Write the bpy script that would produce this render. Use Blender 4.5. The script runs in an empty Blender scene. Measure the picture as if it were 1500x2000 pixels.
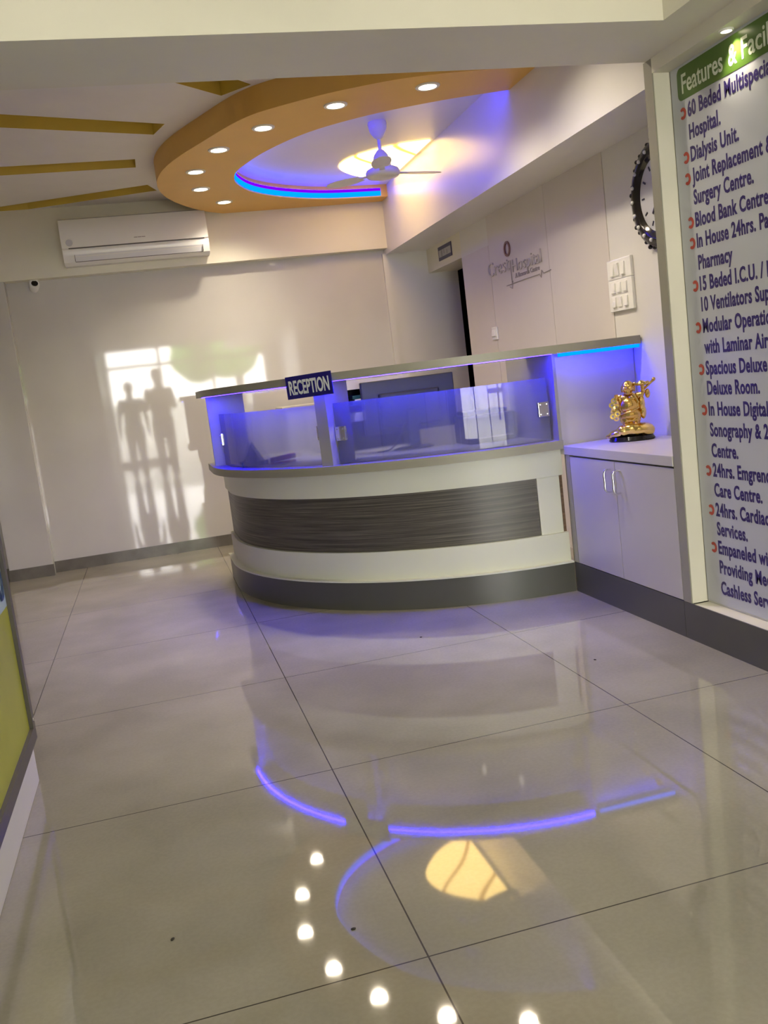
import bpy, bmesh, math, random
from mathutils import Vector, Matrix, Euler
random.seed(7)
S = bpy.context.scene
COL = S.collection
PI = math.pi

# ------------------------------------------------------------------ camera
cam_data = bpy.data.cameras.new('camera')
cam = bpy.data.objects.new('camera', cam_data)
COL.objects.link(cam)
cam.matrix_world = Matrix(((0.9613, 0.1512, -0.2305, 0.0),
                           (-0.2479, 0.1089, -0.9626, 0.0),
                           (-0.1205, 0.9825, 0.1421, 1.1574),
                           (0, 0, 0, 1)))
cam_data.sensor_fit = 'HORIZONTAL'
cam_data.sensor_width = 36.0
cam_data.lens = 1803.14 / 1500 * 36.0
cam_data.clip_start = 0.02
S.camera = cam

# ------------------------------------------------------------------ world, exposure
S.view_settings.view_transform = 'Standard'
S.view_settings.look = 'None'
S.view_settings.exposure = 1.13
S.view_settings.gamma = 1.0
S.view_settings.use_curve_mapping = False
S.cycles.use_denoising = True
S.cycles.max_bounces = 10
S.cycles.diffuse_bounces = 5
S.cycles.glossy_bounces = 5
S.cycles.transmission_bounces = 8
S.cycles.transparent_max_bounces = 8
S.cycles.sample_clamp_indirect = 6.0
S.cycles.caustics_reflective = False
S.cycles.caustics_refractive = False

DAY = 11.5            # brightness of the daylight outside the entrance
LED = 40.0            # violet led tape
SPOT = 27.0            # ring downlights, watts
TRAY_FILL = 9.0           # unseen downlights added as fill in the front bay, watts
OVAL = 4.2            # lit oval ceiling panel

W = bpy.data.worlds.new('world')
S.world = W
W.use_nodes = True
bg = W.node_tree.nodes['Background']
bg.inputs[0].default_value = (1.0, 0.98, 0.93, 1)
bg.inputs[1].default_value = DAY


def lamp(name, kind, loc, power, color=(1, 1, 1), rot=(0, 0, 0), **kw):
    d = bpy.data.lights.new(name, kind)
    d.energy = power
    d.color = color
    for k, v in kw.items():
        setattr(d, k, v)
    o = bpy.data.objects.new(name, d)
    o.location = loc
    o.rotation_euler = rot
    COL.objects.link(o)
    return o


# the entrance opening (y = -5) lets the daylight in: sampled as a portal
pl = lamp('entrance_portal', 'AREA', (0.95, -4.95, 1.2), 1.0, rot=(PI / 2, 0, 0), shape='RECTANGLE', size=3.3, size_y=2.4)
pl.data.cycles.is_portal = True

RING_SPOTS = [(1.552, 4.498), (1.138, 4.725), (0.813, 5.049), (0.609, 5.433), (0.505, 5.907), (0.563, 6.388), (0.755, 6.848)]
TRAY_FILL_SPOTS = [(-0.1, 1.9), (1.3, 1.9), (-0.1, 0.3), (1.3, 0.3), (-0.1, -1.6), (1.3, -1.6)]  # out of view, added to brighten the front bay
WARM = (1.0, 0.86, 0.66)
CREAM = (1.0, 0.93, 0.80)
for i, (x, y) in enumerate(RING_SPOTS + [(1.45, 3.75)]):
    lamp('ring_lamp', 'SPOT', (x, y, 2.522 if i < 7 else 2.652), SPOT if i < 7 else SPOT * 1.8, WARM, spot_size=math.radians(140), spot_blend=0.9, shadow_soft_size=0.045)
for x, y in TRAY_FILL_SPOTS:
    lamp('tray_fill_lamp', 'SPOT', (x, y, 2.838), TRAY_FILL, CREAM, spot_size=math.radians(165), spot_blend=0.8, shadow_soft_size=0.07)
lamp('board_lamp', 'SPOT', (1.963, 2.735, 2.112), 3.2, WARM, rot=(0, math.radians(-12), 0), spot_size=math.radians(95), spot_blend=0.7, shadow_soft_size=0.012)


# ------------------------------------------------------------------ materials
def nodes(name):
    m = bpy.data.materials.new(name)
    m.use_nodes = True
    nt = m.node_tree
    return m, nt, nt.nodes['Principled BSDF']


def mat(name, col, rough=0.5, metal=0.0, coat=0.0, vary=0.06, scale=6.0, bump=0.0, spec=0.5, stretch=(1, 1, 1), coat_rough=0.03):
    m, nt, b = nodes(name)
    b.inputs['Roughness'].default_value = rough
    b.inputs['Metallic'].default_value = metal
    b.inputs['Coat Weight'].default_value = coat
    b.inputs['Coat Roughness'].default_value = coat_rough
    b.inputs['Specular IOR Level'].default_value = spec
    tc = nt.nodes.new('ShaderNodeTexCoord')
    mp = nt.nodes.new('ShaderNodeMapping')
    mp.inputs['Scale'].default_value = stretch
    nz = nt.nodes.new('ShaderNodeTexNoise')
    nz.inputs['Scale'].default_value = scale
    nz.inputs['Detail'].default_value = 4
    rp = nt.nodes.new('ShaderNodeValToRGB')
    c = Vector(col)
    lo, hi = c * (1 - vary), c * (1 + vary)
    rp.color_ramp.elements[0].color = (*lo, 1)
    rp.color_ramp.elements[1].color = (*[min(1, v) for v in hi], 1)
    rp.color_ramp.elements[0].position = 0.3
    rp.color_ramp.elements[1].position = 0.7
    nt.links.new(tc.outputs['Object'], mp.inputs['Vector'])
    nt.links.new(mp.outputs[0], nz.inputs['Vector'])
    nt.links.new(nz.outputs[0], rp.inputs[0])
    nt.links.new(rp.outputs[0], b.inputs['Base Color'])
    if bump:
        bp = nt.nodes.new('ShaderNodeBump')
        bp.inputs['Strength'].default_value = bump
        bp.inputs['Distance'].default_value = 0.01
        nt.links.new(nz.outputs[0], bp.inputs['Height'])
        nt.links.new(bp.outputs[0], b.inputs['Normal'])
    return m


def emit(name, col, strength):
    m = bpy.data.materials.new(name)
    m.use_nodes = True
    nt = m.node_tree
    nt.nodes.clear()
    e = nt.nodes.new('ShaderNodeEmission')
    e.inputs[0].default_value = (*col, 1)
    e.inputs[1].default_value = strength
    o = nt.nodes.new('ShaderNodeOutputMaterial')
    nt.links.new(e.outputs[0], o.inputs[0])
    return m


def floor_material():
    m, nt, b = nodes('vitrified_tile')
    L = nt.links.new
    N = nt.nodes.new
    geo = N('ShaderNodeNewGeometry')
    sep = N('ShaderNodeSeparateXYZ')
    L(geo.outputs['Position'], sep.inputs[0])

    def joint(out, off):
        a = N('ShaderNodeMath'); a.operation = 'SUBTRACT'; a.inputs[1].default_value = off - 0.5
        L(out, a.inputs[0])
        f = N('ShaderNodeMath'); f.operation = 'FLOORED_MODULO'; f.inputs[1].default_value = 1.0
        L(a.outputs[0], f.inputs[0])
        s = N('ShaderNodeMath'); s.operation = 'SUBTRACT'; s.inputs[1].default_value = 0.5
        L(f.outputs[0], s.inputs[0])
        ab = N('ShaderNodeMath'); ab.operation = 'ABSOLUTE'
        L(s.outputs[0], ab.inputs[0])
        lt = N('ShaderNodeMath'); lt.operation = 'LESS_THAN'; lt.inputs[1].default_value = 0.0018
        L(ab.outputs[0], lt.inputs[0])
        return lt.outputs[0]
    jx, jy = joint(sep.outputs[0], 0.380), joint(sep.outputs[1], 0.674)
    mx = N('ShaderNodeMath'); mx.operation = 'MAXIMUM'
    L(jx, mx.inputs[0]); L(jy, mx.inputs[1])
    n1 = N('ShaderNodeTexNoise'); n1.inputs['Scale'].default_value = 2.2; n1.inputs['Detail'].default_value = 6
    n2 = N('ShaderNodeTexNoise'); n2.inputs['Scale'].default_value = 90; n2.inputs['Detail'].default_value = 3
    L(geo.outputs['Position'], n1.inputs['Vector']); L(geo.outputs['Position'], n2.inputs['Vector'])
    r1 = N('ShaderNodeValToRGB')
    r1.color_ramp.elements[0].position = 0.35; r1.color_ramp.elements[1].position = 0.68
    r1.color_ramp.elements[0].color = (0.295, 0.275, 0.21, 1); r1.color_ramp.elements[1].color = (0.375, 0.35, 0.275, 1)
    L(n1.outputs[0], r1.inputs[0])
    r2 = N('ShaderNodeValToRGB')
    r2.color_ramp.elements[0].position = 0.4; r2.color_ramp.elements[1].position = 0.6
    r2.color_ramp.elements[0].color = (0.95, 0.95, 0.95, 1); r2.color_ramp.elements[1].color = (1, 1, 1, 1)
    L(n2.outputs[0], r2.inputs[0])
    mu = N('ShaderNodeMix'); mu.data_type = 'RGBA'; mu.blend_type = 'MULTIPLY'; mu.inputs[0].default_value = 1
    L(r1.outputs[0], mu.inputs[6]); L(r2.outputs[0], mu.inputs[7])
    mj = N('ShaderNodeMix'); mj.data_type = 'RGBA'
    mj.inputs[7].default_value = (0.07, 0.062, 0.05, 1)
    L(mx.outputs[0], mj.inputs[0]); L(mu.outputs[2], mj.inputs[6])
    L(mj.outputs[2], b.inputs['Base Color'])
    b.inputs['Roughness'].default_value = 0.035
    b.inputs['Specular IOR Level'].default_value = 0.62
    return m


def streak_material():
    m, nt, b = nodes('streaked_laminate')
    L = nt.links.new
    N = nt.nodes.new
    tc = N('ShaderNodeTexCoord')
    mp = N('ShaderNodeMapping'); mp.inputs['Scale'].default_value = (0.9, 0.9, 75)
    nz = N('ShaderNodeTexNoise'); nz.inputs['Scale'].default_value = 2.0; nz.inputs['Detail'].default_value = 7; nz.inputs['Roughness'].default_value = 0.7
    rp = N('ShaderNodeValToRGB')
    e = rp.color_ramp.elements
    e[0].position = 0.33; e[0].color = (0.022, 0.02, 0.016, 1)
    e[1].position = 0.70; e[1].color = (0.21, 0.185, 0.15, 1)
    k = e.new(0.5); k.color = (0.085, 0.076, 0.062, 1)
    L(tc.outputs['Object'], mp.inputs[0]); L(mp.outputs[0], nz.inputs['Vector']); L(nz.outputs[0], rp.inputs[0])
    L(rp.outputs[0], b.inputs['Base Color'])
    b.inputs['Roughness'].default_value = 0.38
    return m


def frosted_material():
    m = bpy.data.materials.new('frosted_glass')
    m.use_nodes = True
    nt = m.node_tree
    nt.nodes.clear()
    L = nt.links.new
    N = nt.nodes.new
    rf = N('ShaderNodeBsdfRefraction'); rf.inputs['Roughness'].default_value = 0.24; rf.inputs['IOR'].default_value = 1.08
    rf.inputs['Color'].default_value = (0.84, 0.88, 0.95, 1)
    tl = N('ShaderNodeBsdfTranslucent'); tl.inputs[0].default_value = (0.66, 0.70, 0.78, 1)
    df = N('ShaderNodeBsdfDiffuse'); df.inputs[0].default_value = (0.52, 0.56, 0.62, 1)
    m1 = N('ShaderNodeMixShader'); m1.inputs[0].default_value = 0.5
    L(tl.outputs[0], m1.inputs[1]); L(df.outputs[0], m1.inputs[2])
    m2 = N('ShaderNodeMixShader'); m2.inputs[0].default_value = 0.26
    tp = N('ShaderNodeBsdfTransparent'); tp.inputs[0].default_value = (0.86, 0.90, 0.96, 1)
    m0 = N('ShaderNodeMixShader'); m0.inputs[0].default_value = 0.78
    L(tp.outputs[0], m0.inputs[1]); L(rf.outputs[0], m0.inputs[2])
    L(m0.outputs[0], m2.inputs[1]); L(m1.outputs[0], m2.inputs[2])
    gl = N('ShaderNodeBsdfGlossy'); gl.inputs['Roughness'].default_value = 0.0
    fr = N('ShaderNodeFresnel'); fr.inputs[0].default_value = 1.55
    m3 = N('ShaderNodeMixShader')
    ge = N('ShaderNodeNewGeometry')
    iv = N('ShaderNodeMath'); iv.operation = 'SUBTRACT'; iv.inputs[0].default_value = 1.0
    L(ge.outputs['Backfacing'], iv.inputs[1])
    fm_ = N('ShaderNodeMath'); fm_.operation = 'MULTIPLY'
    L(fr.outputs[0], fm_.inputs[0]); L(iv.outputs[0], fm_.inputs[1])
    L(fm_.outputs[0], m3.inputs[0]); L(m2.outputs[0], m3.inputs[1]); L(gl.outputs[0], m3.inputs[2])
    o = N('ShaderNodeOutputMaterial')
    L(m3.outputs[0], o.inputs[0])
    return m


def oval_material():
    """printed backlit acrylic: warm white with a few leaf stems and spots"""
    m = bpy.data.materials.new('backlit_print')
    m.use_nodes = True
    nt = m.node_tree
    nt.nodes.clear()
    L = nt.links.new
    N = nt.nodes.new
    tc = N('ShaderNodeTexCoord')
    wv = N('ShaderNodeTexWave'); wv.inputs['Scale'].default_value = 1.1; wv.inputs['Distortion'].default_value = 3.0
    wv.inputs['Detail'].default_value = 1
    vo = N('ShaderNodeTexVoronoi'); vo.inputs['Scale'].default_value = 5.0
    mp = N('ShaderNodeMapping'); mp.inputs['Rotation'].default_value = (0, 0, 0.5)
    L(tc.outputs['Object'], mp.inputs[0]); L(mp.outputs[0], wv.inputs['Vector']); L(mp.outputs[0], vo.inputs['Vector'])
    r1 = N('ShaderNodeValToRGB')
    r1.color_ramp.elements[0].position = 0.0; r1.color_ramp.elements[0].color = (0.42, 0.20, 0.02, 1)
    r1.color_ramp.elements[1].position = 0.07; r1.color_ramp.elements[1].color = (1.0, 0.66, 0.20, 1)
    L(wv.outputs['Fac'], r1.inputs[0])
    r2 = N('ShaderNodeValToRGB')
    r2.color_ramp.elements[0].position = 0.08; r2.color_ramp.elements[0].color = (0.30, 0.17, 0.07, 1)
    r2.color_ramp.elements[1].position = 0.12; r2.color_ramp.elements[1].color = (1, 1, 1, 1)
    L(vo.outputs['Distance'], r2.inputs[0])
    mu = N('ShaderNodeMix'); mu.data_type = 'RGBA'; mu.blend_type = 'MULTIPLY'; mu.inputs[0].default_value = 1
    L(r1.outputs[0], mu.inputs[6]); L(r2.outputs[0], mu.inputs[7])
    e = N('ShaderNodeEmission'); e.inputs[1].default_value = OVAL
    L(mu.outputs[2], e.inputs[0])
    o = N('ShaderNodeOutputMaterial')
    L(e.outputs[0], o.inputs[0])
    return m


M = {
    'floor': floor_material(),
    'walltile': mat('glossy_wall_tile', (0.58, 0.565, 0.53), 0.04, vary=0.03, scale=3, spec=0.55),
    'cream': mat('cream_paint', (0.74, 0.71, 0.58), 0.45, vary=0.015),
    'white': mat('white_paint', (0.72, 0.71, 0.67), 0.5, vary=0.015),
    'ceil': mat('ceiling_paint', (0.80, 0.77, 0.71), 0.55, vary=0.015),
    'gloss_white': mat('satin_white_paint', (0.76, 0.75, 0.72), 0.28, vary=0.012),
    'orange': mat('orange_paint', (0.78, 0.47, 0.105), 0.5, vary=0.02),
    'yellow': mat('mustard_paint', (0.68, 0.52, 0.10), 0.5, vary=0.03),
    'skirt': mat('grey_stone_skirting', (0.15, 0.14, 0.12), 0.18, vary=0.2, scale=9, spec=0.5),
    'taupe': mat('taupe_laminate', (0.31, 0.30, 0.232), 0.38, vary=0.02),
    'ivory': mat('ivory_laminate', (0.71, 0.72, 0.61), 0.35, vary=0.012),
    'kick': mat('dark_grey_laminate', (0.088, 0.087, 0.070), 0.33, vary=0.05),
    'streak': streak_material(),
    'ply': mat('bare_plywood', (0.16, 0.10, 0.06), 0.7, vary=0.3, scale=3, stretch=(4, 4, 30)),
    'greypanel': mat('pale_grey_laminate', (0.53, 0.51, 0.44), 0.35, vary=0.012),
    'lilacpanel': mat('pale_panel_laminate', (0.66, 0.62, 0.575), 0.35, vary=0.012),
    'frost': frosted_material(),
    'steel': mat('brushed_steel', (0.72, 0.71, 0.68), 0.22, metal=1.0, vary=0.03),
    'chrome': mat('chrome', (0.8, 0.8, 0.8), 0.08, metal=1.0, vary=0.0),
    'led': emit('violet_led_tape', (0.008, 0.003, 1.0), LED),
    'led_desk': emit('violet_desk_led_tape', (0.008, 0.003, 1.0), LED * 4.0),
    'led_cove': emit('violet_cove_led_tape', (0.06, 0.003, 1.0), LED * 0.32),
    'led_violet': emit('violet_led_glow', (0.02, 0.0, 1.0), 5.0),
    'led_cyan': emit('blue_led_glow', (0.0, 0.085, 1.0), 2.4),
    'spot_glow': emit('downlight_lens', (1.0, 0.86, 0.60), 5.0),
    'fitting': mat('white_fitting', (0.8, 0.79, 0.75), 0.35, vary=0.0),
    'plastic': mat('white_plastic', (0.84, 0.84, 0.81), 0.22, vary=0.01, spec=0.5),
    'plastic_low': mat('white_plastic_louvre', (0.74, 0.75, 0.77), 0.3, vary=0.01),
    'seam': mat('dark_seam', (0.10, 0.095, 0.09), 0.6, vary=0.0),
    'black': mat('black_plastic_led_tint', (0.008, 0.008, 0.022), 0.4, vary=0.1),  # blue cast of the LED light is put into this base colour
    'blackgloss': mat('black_gloss', (0.014, 0.012, 0.011), 0.12, vary=0.2, scale=20),
    'void': mat('corridor_darkness', (0.015, 0.013, 0.012), 0.9, vary=0.0),  # near-black colour stands in for the corridor's lack of light
    'gold': mat('polished_gold', (0.90, 0.66, 0.22), 0.13, metal=1.0, vary=0.12, scale=30, bump=0.12),
    'gold_dull': mat('antique_gold', (0.78, 0.52, 0.15), 0.2, metal=1.0, vary=0.2, scale=40),
    'signblue': mat('navy_acrylic', (0.012, 0.010, 0.17), 0.2, vary=0.0),
    'signtext': mat('silver_white_vinyl', (0.74, 0.78, 0.80), 0.4, vary=0.0),
    'board': mat('pale_blue_flex', (0.52, 0.54, 0.57), 0.32, vary=0.015),
    'green': mat('olive_green_print', (0.075, 0.155, 0.022), 0.3, vary=0.04),
    'titletext': mat('pale_cream_print', (0.66, 0.72, 0.55), 0.4, vary=0.0),
    'purpletext': mat('indigo_print', (0.035, 0.020, 0.14), 0.4, vary=0.0),
    'red': mat('red_print', (0.50, 0.055, 0.03), 0.4, vary=0.0),
    'face': mat('silver_clock_face', (0.55, 0.56, 0.58), 0.25, vary=0.02),
    'jewel': mat('glass_jewel', (0.85, 0.85, 0.85), 0.1, metal=0.0, vary=0.0),
    'brownring': mat('maroon_enamel', (0.17, 0.07, 0.06), 0.35, vary=0.0),
    'silver': mat('silver_letter', (0.56, 0.53, 0.53), 0.3, metal=0.35, vary=0.0),
    'silver_edge': mat('silver_letter_dark', (0.40, 0.36, 0.36), 0.4, metal=0.3, vary=0.0),
    'teal': mat('dark_teal_acrylic', (0.02, 0.10, 0.10), 0.3, vary=0.05),
    'crimson': mat('crimson_plastic', (0.30, 0.02, 0.06), 0.4, vary=0.05),
    'paper': mat('white_paper', (0.80, 0.80, 0.78), 0.7, vary=0.02),
    'bluefile': mat('blue_card', (0.03, 0.12, 0.22), 0.5, vary=0.05),
    'posterlime': mat('lime_print', (0.40, 0.42, 0.035), 0.35, vary=0.12, scale=2.5),
    'posterblue': mat('sky_print', (0.42, 0.55, 0.66), 0.35, vary=0.1, scale=4),
    'posternavy': mat('navy_print', (0.03, 0.06, 0.14), 0.4, vary=0.0),
    'frame': mat('grey_frame', (0.10, 0.09, 0.08), 0.4, vary=0.0),
    'fan': mat('ivory_enamel', (0.72, 0.70, 0.66), 0.25, vary=0.0),
    'oval': oval_material(),
    'plaster_out': mat('white_boundary_plaster', (0.8, 0.8, 0.78), 0.8, vary=0.05),
    'road': mat('concrete_paving', (0.42, 0.41, 0.38), 0.9, vary=0.15),
    'leaf': mat('leaves', (0.10, 0.26, 0.03), 0.7, vary=0.5, scale=9),
    'bark': mat('bark', (0.08, 0.055, 0.035), 0.9, vary=0.3),
    'alu': mat('powder_coated_aluminium', (0.12, 0.12, 0.12), 0.4, metal=0.3, vary=0.0),
    'dust': mat('dark_grit', (0.03, 0.025, 0.02), 0.9, vary=0.0),
}


# ------------------------------------------------------------------ mesh helpers
class MB:
    def __init__(self):
        self.bm = bmesh.new()

    def face(self, pts):
        return self.bm.faces.new([self.bm.verts.new(p) for p in pts])

    def box(self, x0, x1, y0, y1, z0, z1, bevel=0.0, mtx=None):
        vs = [self.bm.verts.new((x, y, z)) for x in (x0, x1) for y in (y0, y1) for z in (z0, z1)]
        idx = [(0, 1, 3, 2), (4, 6, 7, 5), (0, 4, 5, 1), (2, 3, 7, 6), (0, 2, 6, 4), (1, 5, 7, 3)]
        fs = [self.bm.faces.new([vs[i] for i in f]) for f in idx]
        if bevel:
            es = list({e for f in fs for e in f.edges})
            r = bmesh.ops.bevel(self.bm, geom=es, offset=bevel, segments=2, affect='EDGES', profile=0.6)
            vs = list({v for f in r['faces'] for v in f.verts} | {v for v in vs if v.is_valid})
        if mtx is not None:
            bmesh.ops.transform(self.bm, matrix=mtx, verts=[v for v in vs if v.is_valid])
        return self

    def prism(self, poly, z0, z1, mtx=None):
        """poly in xy, straight up from z0 to z1"""
        n = len(poly)
        a = [self.bm.verts.new((p[0], p[1], z0)) for p in poly]
        b = [self.bm.verts.new((p[0], p[1], z1)) for p in poly]
        self.bm.faces.new(a[::-1])
        self.bm.faces.new(b)
        for i in range(n):
            j = (i + 1) % n
            self.bm.faces.new((a[i], a[j], b[j], b[i]))
        if mtx is not None:
            bmesh.ops.transform(self.bm, matrix=mtx, verts=a + b)
        return self

    def band(self, outer, inner, z0, z1):
        """strip between two parallel polylines"""
        n = len(outer)
        o0 = [self.bm.verts.new((p[0], p[1], z0)) for p in outer]
        o1 = [self.bm.verts.new((p[0], p[1], z1)) for p in outer]
        i0 = [self.bm.verts.new((p[0], p[1], z0)) for p in inner]
        i1 = [self.bm.verts.new((p[0], p[1], z1)) for p in inner]
        for k in range(n - 1):
            self.bm.faces.new((o0[k], o0[k + 1], o1[k + 1], o1[k]))
            self.bm.faces.new((i0[k + 1], i0[k], i1[k], i1[k + 1]))
            self.bm.faces.new((o1[k], o1[k + 1], i1[k + 1], i1[k]))
            self.bm.faces.new((o0[k + 1], o0[k], i0[k], i0[k + 1]))
        self.bm.faces.new((o0[0], o1[0], i1[0], i0[0]))
        self.bm.faces.new((o0[-1], i0[-1], i1[-1], o1[-1]))
        return self

    def lathe(self, prof, n=32, mtx=None):
        """prof: list of (r, z) about the z axis"""
        rings = []
        allv = []
        for r, z in prof:
            if r < 1e-6:
                v = [self.bm.verts.new((0, 0, z))]
            else:
                v = [self.bm.verts.new((r * math.cos(2 * PI * k / n), r * math.sin(2 * PI * k / n), z)) for k in range(n)]
            rings.append(v)
            allv += v
        for a, b in zip(rings, rings[1:]):
            for k in range(n):
                j = (k + 1) % n
                if len(a) == 1 and len(b) == 1:
                    continue
                if len(a) == 1:
                    self.bm.faces.new((a[0], b[j], b[k]))
                elif len(b) == 1:
                    self.bm.faces.new((a[k], a[j], b[0]))
                else:
                    self.bm.faces.new((a[k], a[j], b[j], b[k]))
        loop = abs(prof[0][0] - prof[-1][0]) < 1e-9 and abs(prof[0][1] - prof[-1][1]) < 1e-9 and len(prof) > 3
        if len(rings[0]) > 1 and not loop:
            self.bm.faces.new(rings[0][::-1])
        if len(rings[-1]) > 1 and not loop:
            self.bm.faces.new(rings[-1])
        if mtx is not None:
            bmesh.ops.transform(self.bm, matrix=mtx, verts=allv)
        return self

    def tube(self, pts, r, n=8, taper=None):
        pts = [Vector(p) for p in pts]
        rings = []
        up = Vector((0.13, 0.21, 0.97)).normalized()
        for i, p in enumerate(pts):
            d = (pts[min(i + 1, len(pts) - 1)] - pts[max(i - 1, 0)]).normalized()
            s = d.cross(up)
            if s.length < 0.05:
                s = d.cross(Vector((1, 0, 0)))
            s.normalize()
            t = s.cross(d).normalized()
            rr = r if taper is None else taper[i]
            rings.append([self.bm.verts.new(p + (s * math.cos(2 * PI * k / n) + t * math.sin(2 * PI * k / n)) * rr) for k in range(n)])
        for a, b in zip(rings, rings[1:]):
            for k in range(n):
                j = (k + 1) % n
                self.bm.faces.new((a[k], a[j], b[j], b[k]))
        self.bm.faces.new(rings[0][::-1])
        self.bm.faces.new(rings[-1])
        return self

    def ball(self, c, r, rot=(0, 0, 0), seg=16, rings=10):
        if not hasattr(r, '__len__'):
            r = (r, r, r)
        mx = Matrix.Translation(c) @ Euler(rot).to_matrix().to_4x4() @ Matrix.Diagonal((*r, 1))
        bmesh.ops.create_uvsphere(self.bm, u_segments=seg, v_segments=rings, radius=1, matrix=mx)
        return self

    def build(self, name, m, parent=None, smooth=None, remesh=None, normals=True):
        if normals:
            bmesh.ops.recalc_face_normals(self.bm, faces=self.bm.faces)
        me = bpy.data.meshes.new(name)
        self.bm.to_mesh(me)
        self.bm.free()
        me.materials.append(m)
        o = bpy.data.objects.new(name, me)
        COL.objects.link(o)
        if parent:
            o.parent = parent
        if smooth is not None:
            me.shade_smooth()
            if smooth:
                try:
                    me.set_sharp_from_angle(angle=math.radians(smooth))
                except Exception:
                    pass
        if remesh:
            md = o.modifiers.new('remesh', 'REMESH')
            md.mode = 'VOXEL'
            md.voxel_size = remesh
            md.use_smooth_shade = True
            sm = o.modifiers.new('smooth', 'SMOOTH')
            sm.iterations = 3
            sm.factor = 0.5
        return o


def tag(o, label, cat, group=None):
    o['label'] = label
    o['category'] = cat
    if group:
        o['group'] = group
    return o


def empty(name, loc, label, cat, group=None):
    o = bpy.data.objects.new(name, None)
    o.empty_display_size = 0.1
    COL.objects.link(o)
    o.location = loc
    tag(o, label, cat, group)
    return o


def struct(o, label, cat='room'):
    o['kind'] = 'structure'
    o['label'] = label
    o['category'] = cat
    return o


def adopt(parent, *kids):
    """parent meshes that were written in world coordinates to a located empty"""
    bpy.context.view_layer.update()
    for k in kids:
        k.parent = parent
        k.matrix_parent_inverse = Matrix.Translation(-Vector(parent.location))


def copy_tree(o, parent=None):
    c = o.copy()
    COL.objects.link(c)
    if parent:
        c.parent = parent
    for ch in list(o.children):
        copy_tree(ch, c)
    return c


def text_mesh(name, body, m, mtx, size=1.0, width=None, sx=None, extrude=0.0008, bold=0.0, parent=None, align='LEFT'):
    cu = bpy.data.curves.new(name, 'FONT')
    cu.body = body
    cu.size = size
    cu.offset = bold
    cu.extrude = extrude
    cu.align_x = align
    cu.space_character = 1.06 if name == 'text_line' else 1.0
    cu.resolution_u = 3
    t = bpy.data.objects.new(name + '_curve', cu)
    COL.objects.link(t)
    bpy.context.view_layer.update()
    me = bpy.data.meshes.new_from_object(t.evaluated_get(bpy.context.evaluated_depsgraph_get()))
    COL.objects.unlink(t)
    bpy.data.objects.remove(t)
    xs = [v.co.x for v in me.vertices]
    w = max(xs) - min(xs)
    k = (width / w) if width else (sx or 1.0)
    x0 = min(xs) if align == 'LEFT' else 0.5 * (min(xs) + max(xs))
    for v in me.vertices:
        v.co.x = (v.co.x - x0) * k
    me.transform(mtx)
    me.name = name
    me.materials.clear()
    me.materials.append(m)
    o = bpy.data.objects.new(name, me)
    COL.objects.link(o)
    if parent:
        o.parent = parent
    return o


def catmull(pts, n=8):
    out = []
    P = [pts[0]] + list(pts) + [pts[-1]]
    for i in range(1, len(P) - 2):
        p0, p1, p2, p3 = [Vector(q) for q in P[i - 1:i + 3]]
        for k in range(n):
            t = k / n
            out.append(tuple(0.5 * ((2 * p1) + (-p0 + p2) * t + (2 * p0 - 5 * p1 + 4 * p2 - p3) * t * t + (-p0 + 3 * p1 - 3 * p2 + p3) * t ** 3)))
    out.append(tuple(pts[-1]))
    return out


ON_RIGHT = lambda x, y, z: Matrix(((0, 0, -1, x), (-1, 0, 0, y), (0, 1, 0, z), (0, 0, 0, 1)))   # text on a wall facing -x

# ------------------------------------------------------------------ room shell
XR, XB, YB, YU = 2.38, 2.03, 7.376, 7.27
ZC, ZS = 2.66, 2.171

o = struct(MB().box(-2.6, 3.6, -5.2, 8.6, -0.12, 0.0).build('floor', M['floor']), 'polished beige vitrified tile floor with thin dark joints')

# back wall of glossy tiles with the painted upper wall that overhangs it
wb = MB().box(-2.6, 2.63, YB, YB + 0.2, 0, 2.66).build('wall_back', M['walltile'])
struct(wb, 'glossy pale tiled back wall under the air conditioner')
u = MB().box(-2.6, XB, YU, YB, 2.172, 2.66).build('upper_wall', M['cream'], wb)
u['label'] = 'cream painted upper band of the back wall'
p = MB().box(-1.165, -0.852, 7.262, YB, 0, 2.172, 0.003).build('pilaster', M['walltile'], wb)
p['label'] = 'tiled pilaster at left end of the back wall'
MB().box(2.005, 2.05, 7.352, YB, 0, 2.14).build('corner_strip', M['white'], wb)
MB().box(2.05, 2.63, 7.368, YB, 0, 2.14).build('painted_end', M['white'], wb)
sk = MB().box(-0.852, 2.0, 7.364, YB, 0.0, 0.086).build('baseboard_back', M['skirt'])
struct(sk, 'grey stone skirting along the tiled back wall')
MB().box(-1.17, -0.847, 7.25, 7.262, 0, 0.086).build('pilaster_skirting', M['skirt'], sk)
MB().box(-2.6, -1.165, 7.364, YB, 0, 0.086).build('side_skirting', M['skirt'], sk)

# right wall behind the desk, with a doorway at its far end
wr = MB().box(XR, 2.63, 3.13, 6.55, 0, 2.66).build('wall_right', M['white'])
struct(wr, 'pale right wall with laminate panels behind the reception desk')
MB().box(XR, 2.63, 6.55, YB, 1.956, 2.66).build('lintel', M['cream'], wr)
q = MB().box(XR - 0.004, XR, 6.006, 6.545, 0.0, 1.953).build('laminate_panel', M['lilacpanel'], wr)
q2 = MB().box(XR - 0.004, XR, 5.082, 6.002, 0.0, 2.14).build('laminate_panel', M['lilacpanel'], wr)
q3 = MB().box(XR - 0.004, XR, 4.372, 5.078, 0.0, 2.14).build('laminate_panel', M['lilacpanel'], wr)
MB().box(XR - 0.001, XR, 4.5, 6.004, 0.0, 2.138).box(XR - 0.001, XR, 6.0, 6.5, 0.0, 1.951).build('panel_joint', M['seam'], wr)

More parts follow.
